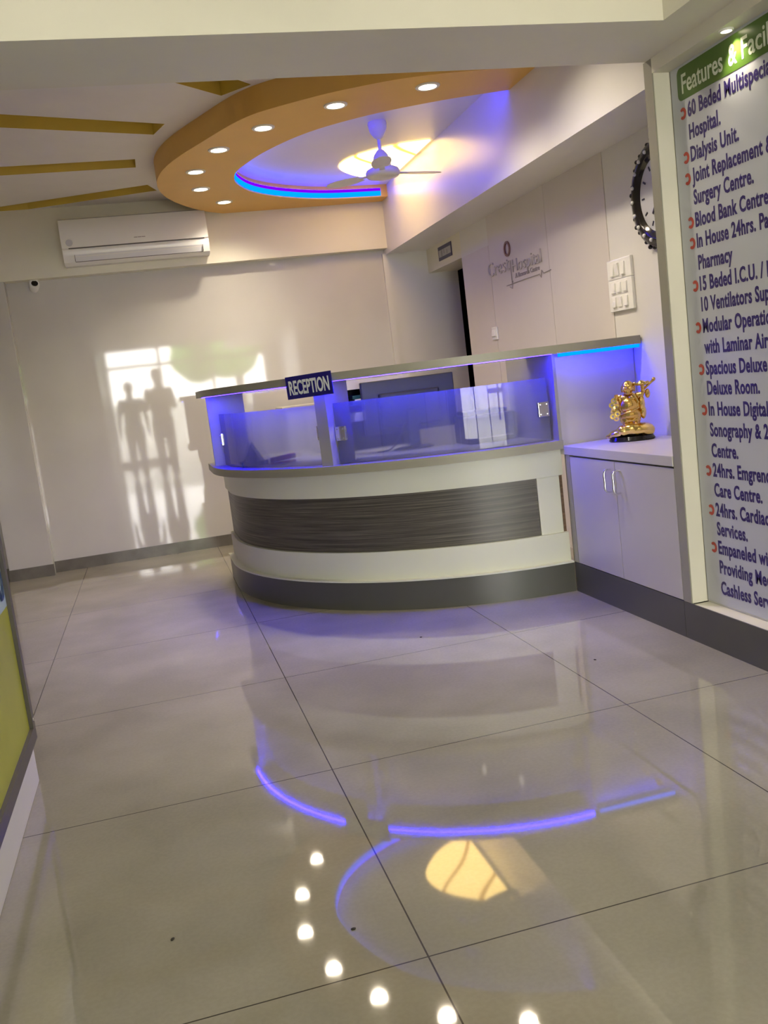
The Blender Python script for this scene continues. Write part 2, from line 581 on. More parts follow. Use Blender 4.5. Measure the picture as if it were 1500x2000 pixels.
# unlit corridor beyond the doorway
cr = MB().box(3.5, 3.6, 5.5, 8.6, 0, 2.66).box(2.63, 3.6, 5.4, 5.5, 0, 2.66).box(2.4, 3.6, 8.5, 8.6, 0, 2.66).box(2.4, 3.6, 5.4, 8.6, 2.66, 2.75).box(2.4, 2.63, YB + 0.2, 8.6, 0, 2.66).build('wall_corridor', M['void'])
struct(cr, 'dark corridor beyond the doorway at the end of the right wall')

# bulkhead over the cabinet
bk = MB().box(XB, 2.5, 3.17, YB, 2.14, 2.66).build('ceiling_bulkhead', M['gloss_white'])
struct(bk, 'white dropped bulkhead along the right side above the desk')
MB().box(XB - 0.004, XB + 0.02, 3.17, YB, 2.128, 2.165).build('bulkhead_edge_bead', M['gloss_white'], bk)

# beam across the front and the ceiling tray of the front bay
bmn = MB().box(-2.6, 2.38, 2.78, 3.17, ZS, 2.9).build('ceiling_beam', M['cream'])
struct(bmn, 'wide cream beam crossing the ceiling in front')
sf = MB().box(1.77, 2.95, -5.2, 2.78, ZS, 2.9).build('ceiling_border', M['cream'])
struct(sf, 'cream lowered ceiling border on the right above the information board')
tr = MB().box(-2.6, 1.78, -5.2, 2.79, 2.85, 2.95).build('ceiling_tray', M['ceil'])
struct(tr, 'raised ceiling of the front bay')
fs = MB().box(1.93, 2.02, 1.0, 3.13, 2.12, ZS).build('trim_1', M['cream'])
struct(fs, 'cream boxed fascia over the information board')

# wall that carries the information board
wf = MB().box(2.004, 2.38, 0.9, 3.13, 0, ZS).build('wall_front_right', M['white'])
struct(wf, 'wall carrying the information board')
MB().box(1.935, 2.004, 0.9, 3.129, 0.0, 0.146).build('sill', M['cream'], wf)
MB().box(1.93, 1.935, 0.9, 3.184, 0.0, 0.149).build('kickboard', M['kick'], wf)
wv = MB().box(2.9, 3.0, -5.2, 0.9, 0, 2.9).box(2.0, 2.95, 0.8, 0.9, 0, ZS).build('wall_entrance_right', M['white'])
struct(wv, 'white right wall of the entrance bay')

# left partition with its rounded foot, and the far left wall
wl = MB().box(-0.72, -0.52, -1.2, 3.09, 0.0, 2.85, 0.004).build('wall_left', M['white'])
struct(wl, 'white left partition wall carrying a poster')
wl2 = MB().box(-2.7, -2.6, -5.2, 8.6, 0, 2.9).build('wall_far_left', M['white'])
struct(wl2, 'white far left wall')

# entrance wall behind the camera
we = MB().box(-2.6, -0.7, -5.2, -5.0, 0, 2.9).box(2.6, 3.0, -5.2, -5.0, 0, 2.9).box(-0.7, 2.6, -5.2, -5.0, 2.4, 2.9).build('wall_entrance', M['white'])
struct(we, 'entrance wall around the open shop front')
dr = MB()
for x in (-0.7, 0.36, 1.42, 2.54):
    dr.box(x, x + 0.06, -5.13, -5.07, 0, 2.4)
dr.box(-0.7, 2.6, -5.13, -5.07, 2.34, 2.4).box(-0.7, 2.6, -5.13, -5.07, 1.98, 2.04).box(-0.7, 0.36, -5.13, -5.07, 0.0, 0.1).box(1.42, 2.6, -5.13, -5.07, 0.75, 0.82)
struct(dr.build('door_1', M['alu']), 'dark aluminium entrance frame', 'door')

# ------------------------------------------------------------------ main ceiling with tapering slots
def ceiling_with_holes(holes, x0, x1, y0, y1, z):
    bm = bmesh.new()
    def loop(pts):
        vs = [bm.verts.new((p[0], p[1], z)) for p in pts]
        return [bm.edges.new((vs[i], vs[(i + 1) % len(vs)])) for i in range(len(vs))]
    es = loop([(x0, y0), (x1, y0), (x1, y1), (x0, y1)])
    for h in holes:
        es += loop(h)
    bmesh.ops.triangle_fill(bm, use_beauty=True, use_dissolve=False, edges=es)
    mb = MB()
    mb.bm.free()
    mb.bm = bm
    return mb


def ext(a, b, far):
    """point on line a->b at x = far"""
    t = (far - a[0]) / (b[0] - a[0])
    return (far, a[1] + (b[1] - a[1]) * t)


SLOTS = [
    [(0.330, 5.355), (0.272, 5.549), ext((0.272, 5.549), (-0.504, 5.264), -1.9), ext((0.330, 5.355), (-0.473, 5.046), -1.9)],
    [(0.165, 6.056), (0.166, 6.257), ext((0.166, 6.257), (-0.646, 6.246), -1.9), ext((0.165, 6.056), (-0.616, 6.041), -1.9)],
    [(0.239, 6.753), (0.304, 6.945), ext((0.304, 6.945), (-0.802, 7.332), -0.62), ext((0.239, 6.753), (-0.771, 7.114), -0.62)],
    [(0.737, 4.773), (0.602, 4.924), (-0.35, 4.02), (-0.12, 3.87)],
]
SLOTS[2] = [(0.239, 6.753), (0.304, 6.945), (-0.60, 7.262), (-1.15, 7.262), ext((0.239, 6.753), (-0.771, 7.114), -1.15)]
ce = ceiling_with_holes(SLOTS, -2.6, XB, 3.17, YU, ZC).build('ceiling', M['ceil'])
struct(ce, 'off white false ceiling with radiating mustard slots')
for i, h in enumerate(SLOTS):
    mb = MB()
    n = len(h)
    for k in range(n):
        a, b = h[k], h[(k + 1) % n]
        mb.face([(a[0], a[1], ZC), (b[0], b[1], ZC), (b[0], b[1], ZC + 0.1), (a[0], a[1], ZC + 0.1)])
    mb.face([(q_[0], q_[1], ZC + 0.1) for q_ in h])
    s = mb.build('ceiling_slot', M['yellow'], ce)
    if i == 0:
        s['label'] = 'mustard yellow slot with a small white fitting in it'
MB().box(-2.7, 3.7, 3.0, 8.7, 2.91, 3.0).build('roof_slab', M['ceil'], ce)
MB().box(-0.11, 0.11, -0.02, 0.02, -0.03, 0.0, 0.006, Matrix.Translation((0.06, 5.31, ZC + 0.075)) @ Matrix.Rotation(0.37, 4, 'Z')).build('small_fitting', M['fitting'], ce)

# orange ring
outer = catmull([(2.03, 4.27), (1.50, 4.34), (1.16, 4.48), (0.884, 4.672), (0.69, 4.87), (0.51, 5.25), (0.345, 5.67), (0.278, 6.04), (0.302, 6.40), (0.405, 6.74), (0.60, 7.09), (0.78, 7.27)], 6)
inner = catmull([(2.03, 4.62), (1.70, 4.74), (1.36, 4.93), (1.08, 5.19), (0.89, 5.53), (0.785, 5.86), (0.757, 6.08), (0.80, 6.33), (0.945, 6.62), (1.20, 6.86), (1.55, 7.03), (2.03, 7.09)], 6)
mb = MB()
n = len(outer)
out3 = outer + [(1.4, 7.27), (2.03, 7.27)]
# bottom and faces
poly = out3 + inner[::-1]
bmr = mb.bm
vb = [bmr.verts.new((p_[0], p_[1], 2.53)) for p_ in poly]
vt = [bmr.verts.new((p_[0], p_[1], ZC)) for p_ in poly]
eb = [bmr.edges.new((vb[i], vb[(i + 1) % len(vb)])) for i in range(len(vb))]
bmesh.ops.triangle_fill(bmr, use_beauty=True, use_dissolve=False, edges=eb)
for i in range(len(poly)):
    j = (i + 1) % len(poly)
    bmr.faces.new((vb[i], vb[j], vt[j], vt[i]))
rg = mb.build('orange_ring', M['orange'], ce)
rg['label'] = 'orange dropped ceiling ring carrying the downlights'
mb = MB()
mb.prism(inner, 2.62, 2.655)
ic = mb.build('inner_ceiling', M['gloss_white'], ce)

# blue led strip round the inside of the ring
c_led = empty('cove_led_strip', (1.2, 6.0, 2.54), 'glowing blue light strip inside the orange ceiling ring', 'light strip')
inn = [(Vector(p_) + (Vector((1.55, 5.95)) - Vector(p_)).normalized() * 0.006) for p_ in inner]
in2 = [(Vector(p_) + (Vector((1.55, 5.95)) - Vector(p_)).normalized() * 0.010) for p_ in inner]
a_ = MB().band(inn[1:-1], in2[1:-1], 2.538, 2.572).build('wall_glow', M['led_cyan'])  # emissive band stands in for LED light on the cove wall
a2_ = MB().band(inn[1:-1], in2[1:-1], 2.5725, 2.592).build('wall_glow', M['led_violet'])  # second emissive band imitates the violet glow above the strip
in3 = [(Vector(p_) + (Vector((1.55, 5.95)) - Vector(p_)).normalized() * 0.016) for p_ in inner]
b_ = MB().band(inn[1:34], in3[1:34], 2.594, 2.604).build('tape', M['led_cove'])
adopt(c_led, a_, a2_, b_)

# half-oval lit panel
half = []
cy0 = 6.37
pts = catmull([(2.0, 5.855), (1.78, 5.935), (1.565, 6.16), (1.517, 6.415), (1.66, 6.66), (1.82, 6.79), (2.0, 6.86)], 6)
ov = MB().prism([(p_[0] - 1.75, p_[1] - cy0) for p_ in pts], -0.006, 0.0).build('ceiling_light_panel', M['oval'])
ov.location = (1.75, cy0, 2.618)
tag(ov, 'half oval backlit ceiling panel glowing warm yellow behind the fan', 'light')


# ------------------------------------------------------------------ downlights
def downlight(x, y, z, label, group, r=0.052):
    t = empty('downlight', (x, y, z), label, 'downlight', group)
    MB().lathe([(r * 0.86, 0.006), (r * 0.86, -0.004), (r * 1.12, -0.004), (r * 1.18, 0.0), (r * 1.18, 0.006)], 32).build('trim_ring', M['fitting'], t, 40)
    MB().lathe([(0, -0.003), (r * 0.86, -0.003), (r * 0.86, 0.003), (0, 0.003)], 32).build('lens', M['spot_glow'], t, 40)
    return t


ORD = ['first lit downlight from the beam, nearest the bulkhead, in orange ring', 'second lit downlight from the bulkhead end of the orange ring',
       'third lit downlight from the bulkhead end of the orange ring', 'middle one of the seven lit downlights in the orange ring',
       'lit downlight at the far left of the orange ring', 'second lit downlight from the back wall in the orange ring',
       'lit downlight in the orange ring nearest the air conditioner']
d0 = None
for i, (x, y) in enumerate(RING_SPOTS):
    if d0 is None:
        d0 = downlight(x, y, 2.528, ORD[0], 'downlights in the orange ring')
    else:
        c = copy_tree(d0)
        c.location = (x, y, 2.528)
        c['label'] = ORD[i]
downlight(1.963, 2.735, 2.118, 'small spotlight in the fascia above the information board', None, 0.02)
c = copy_tree(d0)
c.location = (1.45, 3.75, 2.658)
c['label'] = 'downlight hidden behind the front beam'
for i, (x, y) in enumerate(TRAY_FILL_SPOTS):
    c = copy_tree(d0)
    c.location = (x, y, 2.848)
    c['group'] = 'added fill downlights of the front bay ceiling'
    c['label'] = 'unseen downlight added as fill in the raised ceiling of the front bay'

# ------------------------------------------------------------------ reception desk
DC = (1.915, 5.69)


def arc(R, a0, a1, n=48, taper=0.0, tail=None, head=None):
    pts = []
    if head is not None:
        pts.append(head)
    for k in range(n + 1):
        a = a0 + (a1 - a0) * k / n
        r = R - taper * max(0.0, min(1.0, (a - 225) / 45))
        t = math.radians(a)
        pts.append((DC[0] + r * math.cos(t), DC[1] + r * math.sin(t)))
    if tail is not None:
        pts.append((DC[0] - R, tail))
    return pts


def band(R0, R1, z0, z1, a0=180, a1=270, taper=0.0, tail=6.05, xend=1.928):
    o_ = arc(R0, a0, a1, taper=taper)
    i_ = arc(R1, a0, a1, taper=taper)
    if tail and a0 == 180:
        o_ = [(DC[0] - R0, tail)] + o_
        i_ = [(DC[0] - R1, tail)] + i_
    if xend and a1 == 270:
        o_ = o_ + [(xend, o_[-1][1])]
        i_ = i_ + [(xend, i_[-1][1])]
    return MB().band(o_, i_, z0, z1)


desk = empty('reception_desk', (DC[0] - 0.6, DC[1] - 0.9, 0), 'curved ivory and dark streaked reception desk with frosted glass screens', 'reception desk')
K = []
K.append(band(1.533, 1.46, 0.0, 0.146).build('kickboard', M['kick'], smooth=40))
K[-1]['label'] = 'dark grey kickboard'
K.append(band(1.540, 1.46, 0.147, 0.155).build('ledge', M['ivory'], smooth=40))
K.append(band(1.505, 1.45, 0.155, 0.297).build('lower_band', M['ivory'], smooth=40))
K.append(band(1.486, 1.45, 0.2975, 0.5835, a1=265.2, xend=None).build('streaked_panel', M['streak'], smooth=40))
K[-1]['label'] = 'dark streaked wood laminate panel'
K.append(band(1.492, 1.45, 0.298, 0.583, a0=265.25, a1=269.75, tail=None, xend=None).build('end_panel', M['ivory'], smooth=40))
K.append(band(1.484, 1.45, 0.298, 0.583, a0=269.75, a1=270, tail=None).build('bare_strip', M['ply'], smooth=40))
K[-1]['label'] = 'strip of bare brown plywood'
K.append(band(1.500, 1.45, 0.5845, 0.714).build('upper_band', M['ivory'], smooth=40))
K.append(band(1.585, 0.95, 0.7145, 0.757, taper=0.045).build('counter_slab', M['taupe'], smooth=40))
top = arc(1.60, 180, 270, taper=0.035)
topi = arc(1.22, 180, 270)
topo = [(DC[0] - 1.60, 6.05)] + top + [(2.372, 4.125)]
topi = [(DC[0] - 1.22, 6.05)] + topi + [(2.372, 4.47)]
K.append(MB().band(topo, topi, 1.1745, 1.2155).build('top_shelf', M['taupe'], smooth=40))
# uprights
for ang, r0 in ((180.6, 1.565), (226.2, 1.562)):
    t = math.radians(ang)
    mx = Matrix.Translation((DC[0], DC[1], 0)) @ Matrix.Rotation(t, 4, 'Z')
    w = 0.018 if ang < 200 else 0.033
    K.append(MB().box(r0 - 0.22, r0, -w, w, 0.757, 1.1745, 0, mx).build('upright', M['taupe']))
K.append(MB().box(1.912, 1.928, 4.16, 4.75, 0.757, 1.1745).build('upright', M['taupe']))
# frosted screens
gl1 = band(1.505, 1.497, 0.7605, 1.066, a0=181.8, a1=224.9, tail=None, xend=None, taper=0.03).build('glass_screen', M['frost'], smooth=40)
gl2 = band(1.505, 1.497, 0.7605, 1.066, a0=227.6, a1=269.3, tail=None, xend=None, taper=0.03).build('glass_screen', M['frost'], smooth=40)
K += [gl1, gl2]


def clip(glass, ang, z, inset, m_, wide=0.028):
    t = math.radians(ang)
    r = 1.506 - 0.03 * max(0, min(1, (ang - 225) / 45))
    mx = Matrix.Translation((DC[0], DC[1], 0)) @ Matrix.Rotation(t, 4, 'Z')
    c_ = MB().box(r - 0.014, r + 0.008, -wide, wide, z - 0.036, z + 0.036, 0.002, mx)
    for sy in (-0.6, 0.6):
        for sz in (-0.024, 0.024):
            c_.lathe([(0, 0.004), (0.004, 0.003), (0.0045, 0)], 8, mx @ Matrix.Translation((r + 0.008, sy * wide, z + sz)) @ Matrix.Rotation(PI / 2, 4, 'Y'))
    return c_.build('glass_hinge', m_, glass)


clip(gl1, 182.6, 0.915, 0, M['steel'], 0.016)
clip(gl1, 224.0, 0.925, 0, M['steel'], 0.016)
clip(gl2, 228.6, 0.912, 0, M['steel'])
clip(gl2, 268.2, 0.915, 0, M['steel'])
# led tapes under the top shelf
K.append(band(1.590, 1.578, 1.1738, 1.1744, a0=182, a1=225.0, tail=None, xend=None, taper=0.035).build('led_tape', M['led_desk']))
K.append(band(1.590, 1.578, 1.1738, 1.1744, a0=227.4, a1=269.6, tail=None, xend=None, taper=0.035).build('led_tape', M['led_desk']))
adopt(desk, *K)

# RECEPTION sign on the shelf edge
t = math.radians(225.6)
sx_, sy_ = DC[0] + 1.604 * math.cos(t), DC[1] + 1.604 * math.sin(t)
sign = empty('reception_sign', (sx_, sy_, 1.112), 'navy RECEPTION sign with white capitals on the edge of the desk shelf', 'sign')
sm_ = Matrix.Rotation(t, 4, 'Z') @ Matrix.Rotation(PI / 2, 4, 'Z') @ Matrix.Rotation(math.radians(-1.3), 4, 'Y')
MB().box(-0.137, 0.137, -0.008, -0.003, 0.0, 0.112, 0, sm_).build('sign_plate', M['signblue'], sign)
text_mesh('lettering', 'RECEPTION', M['signtext'], sm_ @ Matrix.Translation((-0.120, -0.0085, 0.022)) @ Matrix.Rotation(PI / 2, 4, 'X'), size=0.096, width=0.240, extrude=0.0006, bold=0.0024, parent=sign)

# ------------------------------------------------------------------ side cabinet with niche
cab = empty('side_cabinet', (2.15, 3.67, 0), 'pale grey two door cabinet with a lit niche between desk and information board', 'cabinet')
K = []
K.append(MB().box(1.952, 2.372, 3.186, 4.205, 0.0, 0.684).build('carcass', M['taupe']))
K.append(MB().box(1.926, 2.372, 3.186, 4.200, 0.686, 0.727, 0.002).build('countertop', M['greypanel']))
K.append(MB().box(1.93, 1.952, 3.186, 4.150, 0.0, 0.149).build('kickboard', M['kick']))
K[-1]['label'] = 'dark grey kickboard'
K.append(MB().box(1.93, 1.952, 4.105, 4.150, 0.151, 0.684).build('end_post', M['taupe']))
for (y0, y1, hy) in ((3.663, 4.102, 3.700), (3.188, 3.659, 3.622)):
    d = MB().box(1.93, 1.951, y0, y1, 0.152, 0.678, 0.0015).build('cabinet_door', M['greypanel'])
    K.append(d)
    x = 1.93
    MB().tube(catmull([(x, hy, 0.642), (x - 0.02, hy, 0.642), (x - 0.032, hy, 0.63), (x - 0.032, hy, 0.59), (x - 0.032, hy, 0.555), (x - 0.02, hy, 0.543), (x, hy, 0.543)], 4), 0.0045, 10).build('door_handle', M['chrome'], d, 60)['label'] = 'chrome handle'
K.append(MB().box(1.93, 2.372, 4.206, 4.222, 0.727, 1.1742).build('niche_back', M['greypanel']))
K.append(MB().box(1.945, 2.365, 4.150, 4.162, 1.1738, 1.1744).build('led_tape', M['led']))
K.append(MB().box(1.935, 2.368, 4.131, 4.139, 1.158, 1.1742).build('led_diffuser', M['led_cyan']))
adopt(cab, *K)
pn = MB().box(1.93, 2.376, 3.1305, 3.184, 0.15, 2.17).build('divider_panel', M['taupe'])
tag(pn, 'tall taupe divider panel between niche and information board', 'panel')
MB().box(1.9345, 2.0, 3.1285, 3.1305, 0.15, 2.12).build('cream_side', M['cream'], pn)['label'] = 'cream painted side'

# ------------------------------------------------------------------ information board
BX = 2.004
bd = empty('information_board', (BX, 2.3, 0.15), 'pale blue hospital board headed Features & Facilities in a recess at right', 'notice board')
K = [MB().box(BX - 0.006, BX - 0.0005, 1.5, 3.122, 0.156, 2.119).build('panel', M['board'])]


def rounded(y0, y1, z0, z1, r, x0, x1):
    pts_ = []
    for cx_, cz_, a0 in ((y1 - r, z1 - r, 0), (y0 + r, z1 - r, 90), (y0 + r, z0 + r, 180), (y1 - r, z0 + r, 270)):
        for k in range(7):
            a = math.radians(a0 + 15 * k)
            pts_.append((cx_ + r * math.cos(a), cz_ + r * math.sin(a)))
    return MB().prism(pts_, x0, x1, Matrix(((0, 0, 1, 0), (1, 0, 0, 0), (0, 1, 0, 0), (0, 0, 0, 1))))


TXX = BX - 0.0065
K.append(rounded(1.62, 3.080, 2.0, 2.110, 0.022, BX - 0.0072, BX - 0.006).build('title_band', M['green']))
tx = BX - 0.0076
K.append(text_mesh('title_word', 'Features', M['titletext'], ON_RIGHT(tx, 3.053, 2.022), size=0.092, width=0.240, bold=0.0012, extrude=0.0003))
K.append(text_mesh('title_word', '&', M['titletext'], ON_RIGHT(tx, 2.782, 2.022), size=0.092, width=0.046, bold=0.0016, extrude=0.0003))
K.append(text_mesh('title_word', 'Facilities', M['titletext'], ON_RIGHT(tx, 2.712, 2.022), size=0.092, width=0.270, bold=0.0012, extrude=0.0003))
LINES = [(1, '60 Beded Multispeciality', 1.937), (0, 'Hospital.', 1.861), (1, 'Dialysis Unit.', 1.785), (1, 'Joint Replacement &', 1.711), (0, 'Surgery Centre.', 1.636),
         (1, 'Blood Bank Centre.', 1.558), (1, 'In House 24hrs. Pathology', 1.485), (0, 'Pharmacy', 1.408), (1, '15 Beded I.C.U. / N.I.C.U.', 1.333), (0, '10 Ventilators Support', 1.259),
         (1, 'Modular Operation', 1.182), (0, 'with Laminar Air Flow', 1.106), (1, 'Spacious Deluxe &', 1.029), (0, 'Deluxe Room.', 0.956), (1, 'In House Digital', 0.879),
         (0, 'Sonography & 2D', 0.802), (0, 'Centre.', 0.725), (1, '24hrs. Emgrency', 0.651), (0, 'Care Centre.', 0.576), (1, '24hrs. Cardiac', 0.501), (0, 'Services.', 0.428),
         (1, 'Empaneled with', 0.356), (0, 'Providing Medical', 0.280), (0, 'Cashless Services', 0.199)]
tx2 = BX - 0.0066
for bul, s_, z in LINES:
    K.append(text_mesh('text_line', s_, M['purpletext'], ON_RIGHT(tx2, 3.029, z), size=0.070, sx=0.70, bold=0.0020, extrude=0.0003))
    if bul:
        mb = MB()
        ro, ri = 0.0195, 0.0095
        o2 = [(ro * math.cos(math.radians(a)), ro * 1.05 * math.sin(math.radians(a))) for a in range(-140, 141, 10)]
        i2 = [(-0.002 + ri * math.cos(math.radians(a * 0.93)), ri * 0.95 * math.sin(math.radians(a * 0.93))) for a in range(-140, 141, 10)]
        mb.band(o2, i2, 0, 0.0004)
        bmesh.ops.transform(mb.bm, matrix=ON_RIGHT(tx2, 3.058, z + 0.019), verts=mb.bm.verts)
        K.append(mb.build('bullet', M['red']))
adopt(bd, *K)

# ------------------------------------------------------------------ poster on the left partition
PX = -0.52
po = empty('poster', (PX, 2.4, 0.15), 'lime and pale blue poster in a grey frame on the left partition', 'poster')
K = []
K.append(MB().box(PX, PX + 0.006, 1.0, 3.05, 0.19, 0.60).build('lime_print', M['posterlime']))
K.append(MB().box(PX, PX + 0.006, 1.0, 3.05, 0.60, 1.9).build('sky_print', M['posterblue']))
fr_ = MB().box(PX, PX + 0.018, 0.96, 3.088, 0.148, 0.192).box(PX, PX + 0.018, 3.048, 3.088, 0.192, 1.9).box(PX, PX + 0.018, 0.96, 3.088, 1.9, 1.94).box(PX, PX + 0.018, 0.96, 1.0, 0.192, 1.9)
K.append(fr_.build('frame', M['frame']))
K.append(MB().tube(catmull([(PX + 0.007, 2.99, 0.80), (PX + 0.007, 3.01, 0.70), (PX + 0.007, 2.995, 0.645), (PX + 0.007, 2.96, 0.64), (PX + 0.007, 2.94, 0.70), (PX + 0.007, 2.95, 0.78)], 5), 0.006, 6).build('swirl', M['posternavy']))
adopt(po, *K)
MB().lathe([(0, 0.004), (0.005, 0.003), (0.006, 0)], 10, Matrix.Translation((PX + 0.018, 3.07, 0.215)) @ Matrix.Rotation(PI / 2, 4, 'Y')).build('screw', M['chrome'], K[2])

# ------------------------------------------------------------------ air conditioner
ac = empty('air_conditioner', (0.112, YU, 2.22), 'white split air conditioner high on the back wall', 'air conditioner')
X0, X1 = -0.405, 0.628
prof = [(0.0, 2.545), (-0.13, 2.548), (-0.165, 2.535), (-0.19, 2.48), (-0.205, 2.40), (-0.207, 2.335), (-0.200, 2.328), (-0.202, 2.318), (-0.196, 2.275), (-0.175, 2.238), (-0.14, 2.222), (-0.02, 2.225), (0.0, 2.235)]


def extrude_x(prof_, x0, x1, name, m_):
    mb_ = MB()
    a = [mb_.bm.verts.new((x0, YU + p_[0], p_[1])) for p_ in prof_]
    b = [mb_.bm.verts.new((x1, YU + p_[0], p_[1])) for p_ in prof_]
    mb_.bm.faces.new(a)
    mb_.bm.faces.new(b[::-1])
    for i in range(len(prof_)):
        j = (i + 1) % len(prof_)
        mb_.bm.faces.new((a[i], a[j], b[j], b[i]))
    return mb_.build(name, m_, smooth=35)


K = [extrude_x(prof, X0, X1, 'casing', M['plastic'])]
K.append(MB().box(X0 + 0.045, X1 - 0.03, YU - 0.2085, YU - 0.199, 2.3275, 2.3345).build('panel_gap', M['seam']))
lv = [(-0.1985, 2.286), (-0.1775, 2.240), (-0.1735, 2.2415), (-0.194, 2.287)]
K.append(extrude_x([(a - 0.002, b) for a, b in lv], X0 + 0.08, X1 - 0.05, 'louvre', M['plastic_low']))
K.append(MB().box(X0 + 0.078, X1 - 0.048, YU - 0.181, YU - 0.17, 2.2375, 2.2405).box(X1 - 0.05, X1 - 0.047, YU - 0.2, YU - 0.172, 2.242, 2.286).box(X0 + 0.077, X0 + 0.08, YU - 0.2, YU - 0.172, 2.242, 2.286).build('louvre_gap', M['seam']))
# energy sticker and small nameplate
K.append(MB().lathe([(0, 0.001), (0.024, 0.001), (0.024, 0)], 24, Matrix.Translation((X0 + 0.055, YU - 0.2068, 2.37)) @ Matrix.Rotation(PI / 2, 4, 'X')).build('energy_sticker', M['face']))
K.append(text_mesh('nameplate', 'Voltstar'.replace('Voltstar', '— — —'), M['silver_edge'], Matrix.Translation((0.10, YU - 0.2066, 2.366)) @ Matrix.Rotation(PI / 2, 4, 'X'), size=0.03, width=0.08, bold=0.002))
adopt(ac, *K)

# ------------------------------------------------------------------ ceiling fan
fan = empty('ceiling_fan', (1.531, 5.394, 2.62), 'ivory ceiling fan hanging inside the orange ring', 'ceiling fan')
MB().lathe([(0, 0), (0.052, 0), (0.056, -0.012), (0.053, -0.035), (0.048, -0.055), (0.030, -0.085), (0.012, -0.098), (0, -0.098)], 28).build('canopy', M['fan'], fan, 50)
MB().lathe([(0, -0.09), (0.0105, -0.09), (0.0105, -0.165), (0, -0.165)], 16).build('down_rod', M['fan'], fan, 50)
MB().lathe([(0, -0.155), (0.013, -0.155), (0.022, -0.162), (0.040, -0.185), (0.050, -0.215), (0.054, -0.245), (0.0545, -0.256), (0, -0.256)], 28).build('lower_cup', M['fan'], fan, 50)
MB().lathe([(0, -0.252), (0.052, -0.252), (0.075, -0.258), (0.094, -0.268), (0.101, -0.282), (0.100, -0.298), (0.090, -0.309), (0.070, -0.314), (0, -0.316)], 36).build('motor_housing', M['fan'], fan, 50)
MB().lathe([(0.054, -0.2485), (0.0565, -0.2485), (0.0565, -0.2555), (0.054, -0.2555)], 28).build('steel_band', M['steel'], fan, 50)
for a in (134, 254, 14):
    mx = Matrix.Translation((0, 0, -0.285)) @ Matrix.Rotation(math.radians(a), 4, 'Z')
    mb = MB()
    mb.box(0.085, 0.17, -0.016, 0.016, -0.003, 0.003, 0.001, mx)
    bl = mb.build('blade_bracket', M['fan'], fan)
    mb = MB()
    up_, lo_ = [], []
    for k in range(9):
        s_ = k / 8
        r_ = 0.15 + 0.25 * s_
        hw = 0.040 + 0.018 * math.sin(PI * min(1, s_ * 1.05)) - (0.03 * max(0, s_ - 0.85) / 0.15)
        tw = math.radians(7)
        up_.append(((r_, hw * math.cos(tw), hw * math.sin(tw)), (r_, -hw * math.cos(tw), -hw * math.sin(tw))))
    bm_ = mb.bm
    rows = [[bm_.verts.new(mx @ Vector((p_[0], p_[1], p_[2] + dz))) for p_ in pr for dz in (0.0015, -0.0015)] for pr in up_]
    for r0, r1 in zip(rows, rows[1:]):
        bm_.faces.new((r0[0], r1[0], r1[2], r0[2]))
        bm_.faces.new((r0[1], r0[3], r1[3], r1[1]))
        bm_.faces.new((r0[0], r0[1], r1[1], r1[0]))
        bm_.faces.new((r0[2], r1[2], r1[3], r0[3]))
    bm_.faces.new((rows[0][0], rows[0][2], rows[0][3], rows[0][1]))
    bm_.faces.new((rows[-1][0], rows[-1][1], rows[-1][3], rows[-1][2]))
    b_ = mb.build('blade', M['fan'], fan)
    bl.parent = b_

# ------------------------------------------------------------------ security camera
cc = empty('security_camera', (-0.655, 7.34, 2.172), 'small white security camera under the overhang at the left of back wall', 'camera')
MB().lathe([(0, 0), (0.034, 0), (0.034, -0.012), (0.024, -0.020), (0.018, -0.030), (0, -0.030)], 20).build('mount', M['plastic'], cc, 50)
cm = Matrix.Translation((0, -0.005, -0.045)) @ Euler((math.radians(62), 0, math.radians(14))).to_matrix().to_4x4()
MB().lathe([(0, -0.035), (0.030, -0.032), (0.036, -0.01), (0.036, 0.035), (0.033, 0.040), (0, 0.040)], 24, cm).build('housing', M['plastic'], cc, 50)
MB().lathe([(0, 0.0395), (0.024, 0.0395), (0.023, 0.043), (0, 0.044)], 20, cm).build('lens', M['blackgloss'], cc, 50)

# ------------------------------------------------------------------ wall clock
ck = empty('wall_clock', (XR, 3.84, 1.827), 'ornate black round wall clock with jewels half hidden by the divider panel', 'clock')
fm = Matrix.Rotation(-PI / 2, 4, 'Y')        # local z -> -x
MB().lathe([(0, 0.0), (0.235, 0.0), (0.242, 0.012), (0.232, 0.030), (0.205, 0.040), (0.178, 0.032), (0.166, 0.018), (0, 0.016)], 56, fm).build('case', M['blackgloss'], ck, 50)
MB().lathe([(0, 0.0), (0.167, 0.0), (0.167, 0.019), (0, 0.019)], 48, fm).build('dial', M['face'], ck, 40)
orn = MB()
for k in range(40):
    a = 2 * PI * k / 40
    rr = 0.238 + 0.008 * math.sin(a * 10)
    orn.ball(fm @ Vector((rr * math.cos(a), rr * math.sin(a), 0.018)), (0.011, 0.012, 0.010), (a, 0, 0), 10, 6)
orn.build('carved_rim', M['blackgloss'], ck, 0)
for k in range(20):
    a = 2 * PI * k / 20
    MB().ball(fm @ Vector((0.203 * math.cos(a), 0.203 * math.sin(a), 0.041)), 0.009, seg=10, rings=6).build('jewel', M['jewel'], ck, 0)
hd = MB()
hd.box(-0.005, 0.005, -0.02, 0.10, 0.022, 0.024, 0, fm @ Matrix.Rotation(0.9, 4, 'Z')).box(-0.004, 0.004, -0.03, 0.14, 0.025, 0.027, 0, fm @ Matrix.Rotation(2.4, 4, 'Z'))
hd.build('hands', M['black'], ck)
for k in range(12):
    a = 2 * PI * k / 12
    MB().box(-0.004, 0.004, 0.128, 0.150, 0.019, 0.0215, 0, fm @ Matrix.Rotation(a, 4, 'Z')).build('hour_mark', M['black'], ck)

